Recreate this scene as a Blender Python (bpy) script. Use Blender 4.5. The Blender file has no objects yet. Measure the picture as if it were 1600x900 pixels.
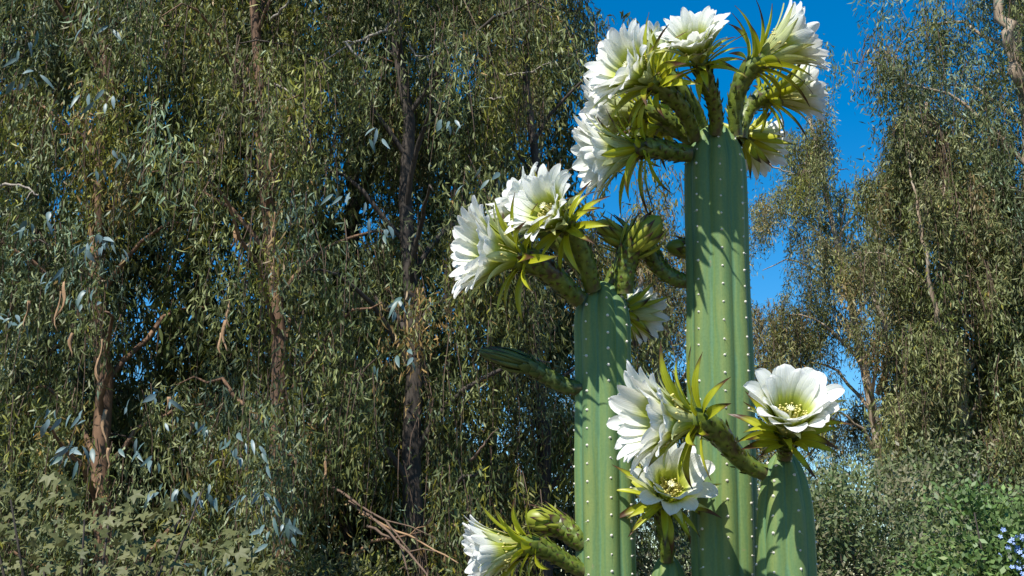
import bpy, math, random
import numpy as np
from mathutils import Vector, Matrix

# ------------------------------------------------------------------ camera, sky, sun, exposure
scene = bpy.context.scene
COL = scene.collection
PITCH = math.radians(14.0)
CAM = Vector((0.0, 0.0, 1.6))
FPX = 1930.0                                   # focal length in photograph pixels (1600 wide)
cam_data = bpy.data.cameras.new('camera')
cam = bpy.data.objects.new('camera', cam_data)
COL.objects.link(cam)
cam.location = CAM
cam.rotation_euler = (math.radians(90) + PITCH, 0, 0)
cam_data.sensor_width = 36.0
cam_data.lens = FPX / 1600.0 * 36.0
cam_data.clip_start = 0.05
cam_data.clip_end = 3000.0
scene.camera = cam

SUN_EL = math.radians(53.0)
SUN_AZ = math.radians(211.0)                   # clockwise from +Y: behind the camera, a little left
sun_dir = Vector((math.sin(SUN_AZ) * math.cos(SUN_EL), math.cos(SUN_AZ) * math.cos(SUN_EL), math.sin(SUN_EL)))
world = bpy.data.worlds.new('World')
scene.world = world
world.use_nodes = True
wn = world.node_tree
wn.nodes.clear()
sky = wn.nodes.new('ShaderNodeTexSky')
sky.sky_type = 'NISHITA'
sky.sun_disc = False
sky.sun_elevation = SUN_EL
sky.sun_rotation = SUN_AZ
sky.altitude = 300.0
sky.air_density = 1.0
sky.dust_density = 0.0
sky.ozone_density = 2.5
hs = wn.nodes.new('ShaderNodeHueSaturation')
hs.inputs['Saturation'].default_value = 1.5
hs.inputs['Hue'].default_value = 0.498
bg = wn.nodes.new('ShaderNodeBackground')
bg.inputs['Strength'].default_value = 0.105
wo = wn.nodes.new('ShaderNodeOutputWorld')
wn.links.new(sky.outputs[0], hs.inputs['Color'])
wn.links.new(hs.outputs[0], bg.inputs['Color'])
wn.links.new(bg.outputs[0], wo.inputs['Surface'])

sl = bpy.data.lights.new('sun', 'SUN')
sl.energy = 5.0
sl.angle = math.radians(0.53)
sl.color = (1.0, 0.955, 0.88)
so = bpy.data.objects.new('sun', sl)
COL.objects.link(so)
so.location = (-3, -6, 12)
so.rotation_euler = (-sun_dir).to_track_quat('-Z', 'Y').to_euler()

vs = scene.view_settings
vs.view_transform = 'Standard'
vs.look = 'None'
vs.exposure = 0.62
vs.gamma = 1.0
vs.use_curve_mapping = False
scene.cycles.max_bounces = 8
scene.cycles.transparent_max_bounces = 8
scene.cycles.use_adaptive_sampling = False

# ------------------------------------------------------------------ helpers
CR = Vector((1, 0, 0))
CU = Vector((0, -math.sin(PITCH), math.cos(PITCH)))
CF = Vector((0, math.cos(PITCH), math.sin(PITCH)))


def PY(px, py, Y):
    """point on the ray of photograph pixel (px, py) at world distance Y in front of the camera"""
    d = CF + CR * ((px - 800.0) / FPX) + CU * ((450.0 - py) / FPX)
    return CAM + d * (Y / d.y)


def VD(r, u, b):
    """direction given as right, up, towards the camera"""
    return (CR * r + CU * u - CF * b).normalized()


def link(name, mesh, mat=None, parent=None, kind=None, label=None, loc=None):
    o = bpy.data.objects.new(name, mesh)
    COL.objects.link(o)
    if mat is not None and mesh is not None and len(mesh.materials) == 0:
        mesh.materials.append(mat)
    if parent is not None:
        o.parent = parent
    if kind:
        o['kind'] = kind
    if label:
        o['label'] = label
    if loc is not None:
        o.location = loc
    return o


def thing(name, loc, label, cat, group=None):
    e = bpy.data.objects.new(name, None)
    COL.objects.link(e)
    e.location = loc
    e.empty_display_size = 0.1
    e['label'] = label
    e['category'] = cat
    if group:
        e['group'] = group
    return e


def mesh_np(name, verts, loops, starts, smooth=True, col=None, uv=None):
    """fast mesh from numpy arrays: verts (n,3), loop vertex indices, polygon starts"""
    me = bpy.data.meshes.new(name)
    verts = np.asarray(verts, np.float32)
    loops = np.asarray(loops, np.int32)
    starts = np.asarray(starts, np.int32)
    me.vertices.add(len(verts))
    me.vertices.foreach_set('co', verts.ravel())
    me.loops.add(len(loops))
    me.loops.foreach_set('vertex_index', loops)
    me.polygons.add(len(starts))
    me.polygons.foreach_set('loop_start', starts)
    if smooth:
        me.polygons.foreach_set('use_smooth', np.ones(len(starts), bool))
    me.update(calc_edges=True)
    if col is not None:
        a = me.attributes.new('col', 'FLOAT_COLOR', 'POINT')
        a.data.foreach_set('color', np.asarray(col, np.float32).ravel())
    if uv is not None:
        l = me.uv_layers.new(name='UVMap')
        l.data.foreach_set('uv', np.asarray(uv, np.float32)[loops].ravel())
    return me


class MB:
    """collects vertices and faces, with an optional value per vertex (u, v)"""

    def __init__(s):
        s.v, s.f, s.uv = [], [], []

    def add(s, vs_, fs_, uv=None):
        o = len(s.v)
        s.v.extend([tuple(p) for p in vs_])
        s.f.extend([tuple(i + o for i in f) for f in fs_])
        s.uv.extend(uv if uv is not None else [(0.0, 0.0)] * len(vs_))

    def mesh(s, name, smooth=True):
        loops, starts, k = [], [], 0
        for f in s.f:
            starts.append(k)
            loops.extend(f)
            k += len(f)
        return mesh_np(name, np.array(s.v), loops, starts, smooth, None, np.array(s.uv))


def frames(pts):
    """parallel transport frames along a polyline"""
    n = len(pts)
    T = []
    for i in range(n):
        a = pts[max(i - 1, 0)]
        b = pts[min(i + 1, n - 1)]
        T.append((b - a).normalized())
    ref = Vector((0, 0, 1)) if abs(T[0].z) < 0.9 else Vector((1, 0, 0))
    N = [T[0].cross(ref).normalized()]
    for i in range(1, n):
        v = N[-1] - T[i] * N[-1].dot(T[i])
        N.append(v.normalized())
    B = [T[i].cross(N[i]) for i in range(n)]
    return T, N, B


def tube(mb, pts, radii, sides=8, cap=True, rough=0.0, rnd=None):
    T, N, B = frames(pts)
    n = len(pts)
    vsx, fs, uv = [], [], []
    for i in range(n):
        for k in range(sides):
            a = 2 * math.pi * k / sides
            r = radii[i]
            if rough:
                r *= 1 + rough * (rnd.random() - 0.5)
            vsx.append(pts[i] + N[i] * (math.cos(a) * r) + B[i] * (math.sin(a) * r))
            uv.append((k / sides, i / (n - 1)))
    for i in range(n - 1):
        for k in range(sides):
            k2 = (k + 1) % sides
            fs.append((i * sides + k, i * sides + k2, (i + 1) * sides + k2, (i + 1) * sides + k))
    if cap:
        vsx.append(pts[-1] + T[-1] * radii[-1] * 0.5)
        uv.append((0.5, 1.0))
        t = len(vsx) - 1
        b = (n - 1) * sides
        for k in range(sides):
            fs.append((b + k, b + (k + 1) % sides, t))
    mb.add(vsx, fs, uv)


def bez(p0, p1, p2, p3, n):
    out = []
    for i in range(n):
        t = i / (n - 1)
        s = 1 - t
        out.append(p0 * s ** 3 + p1 * (3 * s * s * t) + p2 * (3 * s * t * t) + p3 * t ** 3)
    return out


# ------------------------------------------------------------------ materials
def mat(name):
    m = bpy.data.materials.new(name)
    m.use_nodes = True
    nt = m.node_tree
    nt.nodes.clear()
    out = nt.nodes.new('ShaderNodeOutputMaterial')
    return m, nt, out


def N_(nt, t, **kw):
    n = nt.nodes.new(t)
    for k, v in kw.items():
        if k in n.inputs:
            n.inputs[k].default_value = v
        else:
            setattr(n, k, v)
    return n


def ramp(nt, fac, stops, interp='LINEAR'):
    r = nt.nodes.new('ShaderNodeValToRGB')
    r.color_ramp.interpolation = interp
    el = r.color_ramp.elements
    while len(el) > 1:
        el.remove(el[-1])
    for i, (p, c) in enumerate(stops):
        e = el[0] if i == 0 else el.new(p)
        e.position = p
        e.color = (c[0], c[1], c[2], 1)
    if fac is not None:
        nt.links.new(fac, r.inputs['Fac'])
    return r


def math_(nt, op, a, b):
    n = nt.nodes.new('ShaderNodeMath')
    n.operation = op
    for i, x in enumerate((a, b)):
        if isinstance(x, (int, float)):
            n.inputs[i].default_value = x
        else:
            nt.links.new(x, n.inputs[i])
    return n.outputs[0]


def mixc(nt, fac, a, b, mode='MIX'):
    n = nt.nodes.new('ShaderNodeMix')
    n.data_type = 'RGBA'
    n.blend_type = mode
    for key, x in ((0, fac), (6, a), (7, b)):
        if isinstance(x, (int, float)):
            n.inputs[key].default_value = x
        elif isinstance(x, tuple):
            n.inputs[key].default_value = (x[0], x[1], x[2], 1)
        else:
            nt.links.new(x, n.inputs[key])
    return n.outputs[2]


def thin(nt, out, color, rough=0.5, spec=0.4, trans=0.35, bump=None, tcol=None):
    """leaf or petal: principled surface mixed with translucency"""
    p = N_(nt, 'ShaderNodeBsdfPrincipled', Roughness=rough)
    p.inputs['Specular IOR Level'].default_value = spec
    t = nt.nodes.new('ShaderNodeBsdfTranslucent')
    nt.links.new(color, p.inputs['Base Color'])
    nt.links.new(tcol if tcol is not None else color, t.inputs['Color'])
    if bump is not None:
        nt.links.new(bump, p.inputs['Normal'])
    mx = N_(nt, 'ShaderNodeMixShader')
    mx.inputs[0].default_value = trans
    nt.links.new(p.outputs[0], mx.inputs[1])
    nt.links.new(t.outputs[0], mx.inputs[2])
    nt.links.new(mx.outputs[0], out.inputs['Surface'])
    return p


def make_leaf_mat(name, rough, spec, trans):
    m, nt, out = mat(name)
    a = N_(nt, 'ShaderNodeAttribute', attribute_name='col')
    warm = mixc(nt, 1.0, a.outputs['Color'], (1.15, 1.2, 0.7), 'MULTIPLY')
    thin(nt, out, a.outputs['Color'], rough, spec, trans, tcol=warm)
    return m


M_EUC = make_leaf_mat('eucalyptus leaf', 0.5, 0.32, 0.2)
M_SHRUB = make_leaf_mat('shrub leaf', 0.5, 0.4, 0.25)


def make_obj_leaf(name, c1, c2, rough, spec, trans):
    m, nt, out = mat(name)
    oi = N_(nt, 'ShaderNodeObjectInfo')
    c = mixc(nt, oi.outputs['Random'], c1, c2)
    tc = N_(nt, 'ShaderNodeTexCoord')
    nz = N_(nt, 'ShaderNodeTexNoise', Scale=30.0)
    nt.links.new(tc.outputs['Object'], nz.inputs['Vector'])
    c = mixc(nt, 0.35, c, ramp(nt, nz.outputs['Fac'], [(0.3, (0.5, 0.5, 0.5)), (0.7, (1, 1, 1))]).outputs[0], 'MULTIPLY')
    thin(nt, out, c, rough, spec, trans)
    return m


M_JUV = make_obj_leaf('glaucous juvenile leaf', (0.08, 0.145, 0.125), (0.17, 0.245, 0.255), 0.45, 0.5, 0.15)
M_LOBED = make_obj_leaf('lobed leaf', (0.075, 0.09, 0.03), (0.16, 0.165, 0.065), 0.55, 0.3, 0.2)


def make_bark(name, stops, scale):
    m, nt, out = mat(name)
    tc = N_(nt, 'ShaderNodeTexCoord')
    mp = N_(nt, 'ShaderNodeMapping')
    mp.inputs['Scale'].default_value = (1, 1, 0.12)
    nt.links.new(tc.outputs['Object'], mp.inputs['Vector'])
    nz = N_(nt, 'ShaderNodeTexNoise', Scale=scale, Detail=6.0, Roughness=0.65)
    nt.links.new(mp.outputs[0], nz.inputs['Vector'])
    r = ramp(nt, nz.outputs['Fac'], stops)
    p = N_(nt, 'ShaderNodeBsdfPrincipled', Roughness=0.85)
    b = N_(nt, 'ShaderNodeBump', Strength=0.8, Distance=0.02)
    nt.links.new(nz.outputs['Fac'], b.inputs['Height'])
    nt.links.new(r.outputs[0], p.inputs['Base Color'])
    nt.links.new(b.outputs[0], p.inputs['Normal'])
    nt.links.new(p.outputs[0], out.inputs['Surface'])
    return m


M_BARK_RED = make_bark('red brown bark', [(0.3, (0.05, 0.03, 0.02)), (0.5, (0.16, 0.09, 0.05)), (0.7, (0.3, 0.18, 0.1))], 14)
M_BARK_DARK = make_bark('dark bark', [(0.3, (0.02, 0.016, 0.012)), (0.6, (0.06, 0.047, 0.036)), (0.8, (0.11, 0.09, 0.07))], 14)
M_BARK_PALE = make_bark('pale peeling bark', [(0.3, (0.14, 0.1, 0.07)), (0.5, (0.33, 0.25, 0.17)), (0.7, (0.45, 0.38, 0.29))], 10)
M_STRIP = make_bark('hanging bark strip', [(0.3, (0.2, 0.11, 0.05)), (0.7, (0.42, 0.27, 0.15))], 20)
M_TWIG = make_bark('pale bare twig', [(0.3, (0.2, 0.17, 0.14)), (0.7, (0.38, 0.34, 0.28))], 30)
M_TWIG2 = make_bark('brown twig', [(0.3, (0.08, 0.05, 0.035)), (0.7, (0.2, 0.13, 0.085))], 30)


def make_petal():
    m, nt, out = mat('white petal')
    uv = N_(nt, 'ShaderNodeUVMap')
    sx = N_(nt, 'ShaderNodeSeparateXYZ')
    nt.links.new(uv.outputs[0], sx.inputs[0])
    r = ramp(nt, sx.outputs['Y'], [(0.0, (0.33, 0.40, 0.03)), (0.32, (0.38, 0.44, 0.025)), (0.50, (0.62, 0.67, 0.14)), (0.68, (0.87, 0.875, 0.80)), (1.0, (0.87, 0.865, 0.85))])
    mp = N_(nt, 'ShaderNodeMapping')
    mp.inputs['Scale'].default_value = (16, 0.8, 1)
    nt.links.new(uv.outputs[0], mp.inputs['Vector'])
    nz = N_(nt, 'ShaderNodeTexNoise', Scale=1.0, Detail=3.0)
    nt.links.new(mp.outputs[0], nz.inputs['Vector'])
    vein = ramp(nt, nz.outputs['Fac'], [(0.35, (0.88, 0.9, 0.84)), (0.6, (1, 1, 1))])
    c = mixc(nt, 1.0, r.outputs[0], vein.outputs[0], 'MULTIPLY')
    b = N_(nt, 'ShaderNodeBump', Strength=0.5, Distance=0.002)
    nt.links.new(nz.outputs['Fac'], b.inputs['Height'])
    thin(nt, out, c, 0.55, 0.25, 0.36, b.outputs[0])
    return m


def make_sepal(name, base, mid, tip, tip_at, trans=0.3):
    m, nt, out = mat(name)
    uv = N_(nt, 'ShaderNodeUVMap')
    sx = N_(nt, 'ShaderNodeSeparateXYZ')
    nt.links.new(uv.outputs[0], sx.inputs[0])
    oi = N_(nt, 'ShaderNodeObjectInfo')
    sh = math_(nt, 'MULTIPLY_ADD', oi.outputs['Random'], 0.35)
    sh.node.inputs[2].default_value = -0.2
    v = math_(nt, 'ADD', sx.outputs['Y'], sh)
    # dark margins
    e = math_(nt, 'ABSOLUTE', math_(nt, 'SUBTRACT', sx.outputs['X'], 0.5), 0.0)
    v2 = math_(nt, 'ADD', v, math_(nt, 'MULTIPLY', math_(nt, 'POWER', math_(nt, 'MULTIPLY', e, 2.0), 4.0), 0.16))
    r = ramp(nt, v2, [(0.0, base), (0.45, mid), (tip_at - 0.08, mid), (tip_at + 0.14, tip), (1.0, tip)])
    mp = N_(nt, 'ShaderNodeMapping')
    mp.inputs['Scale'].default_value = (9, 1.2, 1)
    nt.links.new(uv.outputs[0], mp.inputs['Vector'])
    nz = N_(nt, 'ShaderNodeTexNoise', Scale=1.0, Detail=3.0)
    nt.links.new(mp.outputs[0], nz.inputs['Vector'])
    vein = ramp(nt, nz.outputs['Fac'], [(0.3, (0.55, 0.6, 0.45)), (0.65, (1, 1, 1))])
    c = mixc(nt, 0.8, r.outputs[0], vein.outputs[0], 'MULTIPLY')
    thin(nt, out, c, 0.42, 0.4, trans)
    return m


M_PETAL = make_petal()
M_OUTER = make_sepal('greenish white outer petal', (0.38, 0.44, 0.05), (0.72, 0.76, 0.42), (0.62, 0.62, 0.22), 0.8, 0.35)
M_SEPAL = make_sepal('yellow green sepal', (0.52, 0.52, 0.02), (0.46, 0.48, 0.03), (0.10, 0.045, 0.02), 0.72, 0.3)
M_BUDSEP = make_sepal('olive bud sepal', (0.15, 0.20, 0.02), (0.36, 0.385, 0.045), (0.07, 0.03, 0.02), 0.78, 0.15)
M_SCALE = make_sepal('tube scale', (0.09, 0.13, 0.015), (0.16, 0.19, 0.025), (0.07, 0.035, 0.02), 0.6, 0.1)
M_DARKBUD = make_sepal('dark bud sepal', (0.05, 0.075, 0.015), (0.10, 0.13, 0.03), (0.05, 0.025, 0.015), 0.8, 0.1)


def make_tube_mat(name, c_lo, c_hi, c_br):
    m, nt, out = mat(name)
    tc = N_(nt, 'ShaderNodeTexCoord')
    nz = N_(nt, 'ShaderNodeTexNoise', Scale=70.0, Detail=4.0)
    nt.links.new(tc.outputs['Object'], nz.inputs['Vector'])
    n2 = N_(nt, 'ShaderNodeTexNoise', Scale=28.0, Detail=3.0)
    nt.links.new(tc.outputs['Object'], n2.inputs['Vector'])
    g = ramp(nt, nz.outputs['Fac'], [(0.3, c_lo), (0.65, c_hi)])
    k = ramp(nt, n2.outputs['Fac'], [(0.55, (0, 0, 0)), (0.68, (1, 1, 1))])
    c = mixc(nt, k.outputs[0], g.outputs[0], c_br)
    b = N_(nt, 'ShaderNodeBump', Strength=0.5, Distance=0.003)
    nt.links.new(nz.outputs['Fac'], b.inputs['Height'])
    p = N_(nt, 'ShaderNodeBsdfPrincipled', Roughness=0.45)
    nt.links.new(c, p.inputs['Base Color'])
    nt.links.new(b.outputs[0], p.inputs['Normal'])
    nt.links.new(p.outputs[0], out.inputs['Surface'])
    return m


M_TUBE = make_tube_mat('flower tube green', (0.05, 0.08, 0.010), (0.15, 0.20, 0.022), (0.06, 0.04, 0.018))
M_TUBED = make_tube_mat('flower tube dark', (0.05, 0.075, 0.015), (0.11, 0.15, 0.03), (0.05, 0.03, 0.018))


def make_plain(name, col, rough=0.6):
    m, nt, out = mat(name)
    tc = N_(nt, 'ShaderNodeTexCoord')
    nz = N_(nt, 'ShaderNodeTexNoise', Scale=120.0)
    nt.links.new(tc.outputs['Object'], nz.inputs['Vector'])
    r = ramp(nt, nz.outputs['Fac'], [(0.3, tuple(x * 0.75 for x in col)), (0.7, col)])
    p = N_(nt, 'ShaderNodeBsdfPrincipled', Roughness=rough)
    nt.links.new(r.outputs[0], p.inputs['Base Color'])
    nt.links.new(p.outputs[0], out.inputs['Surface'])
    return m


M_STAMEN = make_plain('stamens', (0.74, 0.66, 0.22))
M_STIGMA = make_plain('stigma', (0.8, 0.78, 0.5))
M_AREOLE = make_plain('areole wool', (0.72, 0.68, 0.58), 0.95)
M_BLUE = make_plain('pale blue blossom', (0.30, 0.42, 0.75), 0.6)


def make_stem():
    m, nt, out = mat('cactus skin')
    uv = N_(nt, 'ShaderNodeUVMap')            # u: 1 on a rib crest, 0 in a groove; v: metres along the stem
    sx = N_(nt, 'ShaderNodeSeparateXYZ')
    nt.links.new(uv.outputs[0], sx.inputs[0])
    tc = N_(nt, 'ShaderNodeTexCoord')
    mp = N_(nt, 'ShaderNodeMapping')
    mp.inputs['Scale'].default_value = (1, 1, 0.10)
    nt.links.new(tc.outputs['Object'], mp.inputs['Vector'])
    streak = N_(nt, 'ShaderNodeTexNoise', Scale=85.0, Detail=4.0, Roughness=0.6)
    nt.links.new(mp.outputs[0], streak.inputs['Vector'])
    big = N_(nt, 'ShaderNodeTexNoise', Scale=9.0, Detail=3.0)
    nt.links.new(tc.outputs['Object'], big.inputs['Vector'])
    fine = N_(nt, 'ShaderNodeTexNoise', Scale=260.0, Detail=4.0)
    nt.links.new(tc.outputs['Object'], fine.inputs['Vector'])
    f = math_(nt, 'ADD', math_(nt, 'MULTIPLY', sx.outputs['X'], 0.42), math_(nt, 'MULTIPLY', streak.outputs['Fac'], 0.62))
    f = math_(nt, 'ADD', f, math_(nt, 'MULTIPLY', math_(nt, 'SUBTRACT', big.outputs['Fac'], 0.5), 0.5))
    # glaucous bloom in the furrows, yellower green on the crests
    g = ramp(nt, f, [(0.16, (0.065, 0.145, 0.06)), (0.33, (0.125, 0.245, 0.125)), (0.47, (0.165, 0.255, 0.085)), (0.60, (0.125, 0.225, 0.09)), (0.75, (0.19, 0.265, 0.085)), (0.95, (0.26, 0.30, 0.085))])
    sp = ramp(nt, fine.outputs['Fac'], [(0.3, (0.86, 0.88, 0.86)), (0.7, (1, 1, 1))])
    c = mixc(nt, 1.0, g.outputs[0], sp.outputs[0], 'MULTIPLY')
    c = mixc(nt, 1.0, c, (0.86, 0.85, 0.80), 'MULTIPLY')
    # corky scars here and there
    sc_ = N_(nt, 'ShaderNodeTexNoise', Scale=38.0, Detail=5.0, Roughness=0.7)
    nt.links.new(tc.outputs['Object'], sc_.inputs['Vector'])
    sm = ramp(nt, sc_.outputs['Fac'], [(0.66, (0, 0, 0)), (0.75, (1, 1, 1))])
    c = mixc(nt, math_(nt, 'MULTIPLY', sm.outputs[0], 0.7), c, (0.24, 0.2, 0.11))
    b = N_(nt, 'ShaderNodeBump', Strength=0.35, Distance=0.002)
    hh = math_(nt, 'ADD', streak.outputs['Fac'], math_(nt, 'MULTIPLY', fine.outputs['Fac'], 0.3))
    nt.links.new(hh, b.inputs['Height'])
    p = N_(nt, 'ShaderNodeBsdfPrincipled', Roughness=0.58)
    p.inputs['Specular IOR Level'].default_value = 0.28
    nt.links.new(c, p.inputs['Base Color'])
    nt.links.new(b.outputs[0], p.inputs['Normal'])
    nt.links.new(p.outputs[0], out.inputs['Surface'])
    return m


M_STEM = make_stem()


def make_ground():
    m, nt, out = mat('leaf litter ground')
    tc = N_(nt, 'ShaderNodeTexCoord')
    nz = N_(nt, 'ShaderNodeTexNoise', Scale=3.0, Detail=8.0, Roughness=0.7)
    nt.links.new(tc.outputs['Object'], nz.inputs['Vector'])
    n2 = N_(nt, 'ShaderNodeTexVoronoi', Scale=22.0)
    nt.links.new(tc.outputs['Object'], n2.inputs['Vector'])
    r = ramp(nt, nz.outputs['Fac'], [(0.3, (0.06, 0.045, 0.03)), (0.55, (0.14, 0.10, 0.065)), (0.75, (0.2, 0.16, 0.1))])
    c = mixc(nt, 0.4, r.outputs[0], n2.outputs['Color'], 'MULTIPLY')
    b = N_(nt, 'ShaderNodeBump', Strength=0.8, Distance=0.05)
    nt.links.new(nz.outputs['Fac'], b.inputs['Height'])
    p = N_(nt, 'ShaderNodeBsdfPrincipled', Roughness=0.95)
    nt.links.new(c, p.inputs['Base Color'])
    nt.links.new(b.outputs[0], p.inputs['Normal'])
    nt.links.new(p.outputs[0], out.inputs['Surface'])
    return m


# ------------------------------------------------------------------ ground
def build_ground():
    mb = MB()
    rnd = random.Random(2)
    xs = [-1500, -300, -80] + [-40 + 2.5 * i for i in range(33)] + [80, 300, 1500]
    ys = [-1500, -300, -60] + [-20 + 2.5 * i for i in range(33)] + [120, 400, 1500]
    vsx = []
    for y in ys:
        for x in xs:
            near = abs(x) < 41 and -21 < y < 61
            vsx.append((x, y, (rnd.random() - 0.5) * 0.06 if near else 0.0))
    fs = []
    w = len(xs)
    for j in range(len(ys) - 1):
        for i in range(w - 1):
            fs.append((j * w + i, j * w + i + 1, (j + 1) * w + i + 1, (j + 1) * w + i))
    mb.add(vsx, fs)
    o = link('ground', mb.mesh('ground'), make_ground(), kind='structure')
    o['label'] = 'brown bare ground under leaf litter'
    o['category'] = 'ground'


build_ground()

# ------------------------------------------------------------------ trees
def leaf_arrays(P, D, S, L, W, curve):
    """lanceolate leaves: base P, direction D, side S (unit arrays), length L, width W -> verts (n*6,3)"""
    n = len(P)
    Nn = np.cross(D, S)
    L = L[:, None]
    W = W[:, None]
    cv = curve[:, None]
    v = np.empty((n, 6, 3), np.float32)
    bend = Nn * (L * 0.06)
    v[:, 0] = P
    v[:, 1] = P + D * L * 0.30 + S * (W * 0.5 + cv * L * 0.06) + bend
    v[:, 2] = P + D * L * 0.30 + S * (-W * 0.5 + cv * L * 0.06) + bend
    v[:, 3] = P + D * L * 0.68 + S * (W * 0.36 + cv * L * 0.05) + bend * 0.8
    v[:, 4] = P + D * L * 0.68 + S * (-W * 0.36 + cv * L * 0.05) + bend * 0.8
    v[:, 5] = P + D * L - S * cv * L * 0.10
    return v.reshape(-1, 3)


def leaf_mesh(name, P, D, S, L, W, curve, C, simple=False):
    n = len(P)
    if simple:                                   # far leaves: one folded diamond each
        Nn = np.cross(D, S)
        v = np.empty((n, 4, 3), np.float32)
        v[:, 0] = P
        v[:, 1] = P + D * (L * 0.42)[:, None] + S * (W * 0.5)[:, None] + Nn * (L * 0.05)[:, None]
        v[:, 2] = P + D * L[:, None]
        v[:, 3] = P + D * (L * 0.42)[:, None] - S * (W * 0.5)[:, None] + Nn * (L * 0.05)[:, None]
        col = np.repeat(C, 4, axis=0)
        col = np.concatenate([col, np.ones((len(col), 1), np.float32)], axis=1)
        return mesh_np(name, v.reshape(-1, 3), np.arange(n * 4), np.arange(n) * 4, False, col)
    verts = leaf_arrays(P, D, S, L, W, curve)
    base = (np.arange(n, dtype=np.int32) * 6)[:, None]
    pat = np.array([0, 2, 1, 1, 2, 4, 3, 3, 4, 5], np.int32)
    loops = (base + pat[None, :]).ravel()
    st = (np.arange(n, dtype=np.int32) * 10)[:, None] + np.array([0, 3, 7], np.int32)[None, :]
    col = np.repeat(C, 6, axis=0)
    col = np.concatenate([col, np.ones((len(col), 1), np.float32)], axis=1)
    return mesh_np(name, verts, loops, st.ravel(), False, col)


def unit(a):
    return a / np.maximum(np.linalg.norm(a, axis=1, keepdims=True), 1e-6)


PAL = {  # leaf colours (albedo), each with its share
    'olive':  [((0.130, 0.140, 0.070), 5), ((0.165, 0.172, 0.098), 4), ((0.085, 0.10, 0.042), 3), ((0.185, 0.165, 0.03), 1.6), ((0.165, 0.205, 0.18), 1.0), ((0.23, 0.14, 0.075), 0.5)],
    'yellow': [((0.15, 0.148, 0.045), 5), ((0.19, 0.18, 0.045), 3.5), ((0.105, 0.112, 0.045), 3), ((0.23, 0.145, 0.06), 0.4), ((0.165, 0.172, 0.098), 2)],
    'grey':   [((0.145, 0.162, 0.11), 5), ((0.185, 0.20, 0.145), 3), ((0.095, 0.118, 0.068), 3), ((0.19, 0.25, 0.25), 2.0), ((0.22, 0.14, 0.08), 0.4)],
    'dry':    [((0.20, 0.155, 0.10), 4), ((0.16, 0.145, 0.08), 4), ((0.25, 0.155, 0.095), 1.8), ((0.125, 0.13, 0.065), 3)],
    'far':    [((0.165, 0.165, 0.095), 5), ((0.205, 0.19, 0.115), 3), ((0.12, 0.13, 0.075), 3), ((0.23, 0.165, 0.10), 1.0)],
    'dark':   [((0.07, 0.085, 0.042), 5), ((0.10, 0.112, 0.058), 4), ((0.13, 0.14, 0.08), 2)],  # dark green leaves; also shade put into the back row's leaf colour
}


def trunk_axis(p_lo, p_hi, H, rng, wob=0.05):
    d = (p_hi - p_lo)
    d = d / d.z
    pts = []
    n = 14
    for i in range(n):
        z = H * i / (n - 1)
        p = p_lo + d * (z - p_lo.z)
        if 0 < i:
            p = p + Vector((rng.uniform(-wob, wob), rng.uniform(-wob, wob), 0))
        pts.append(p)
    return pts


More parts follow.
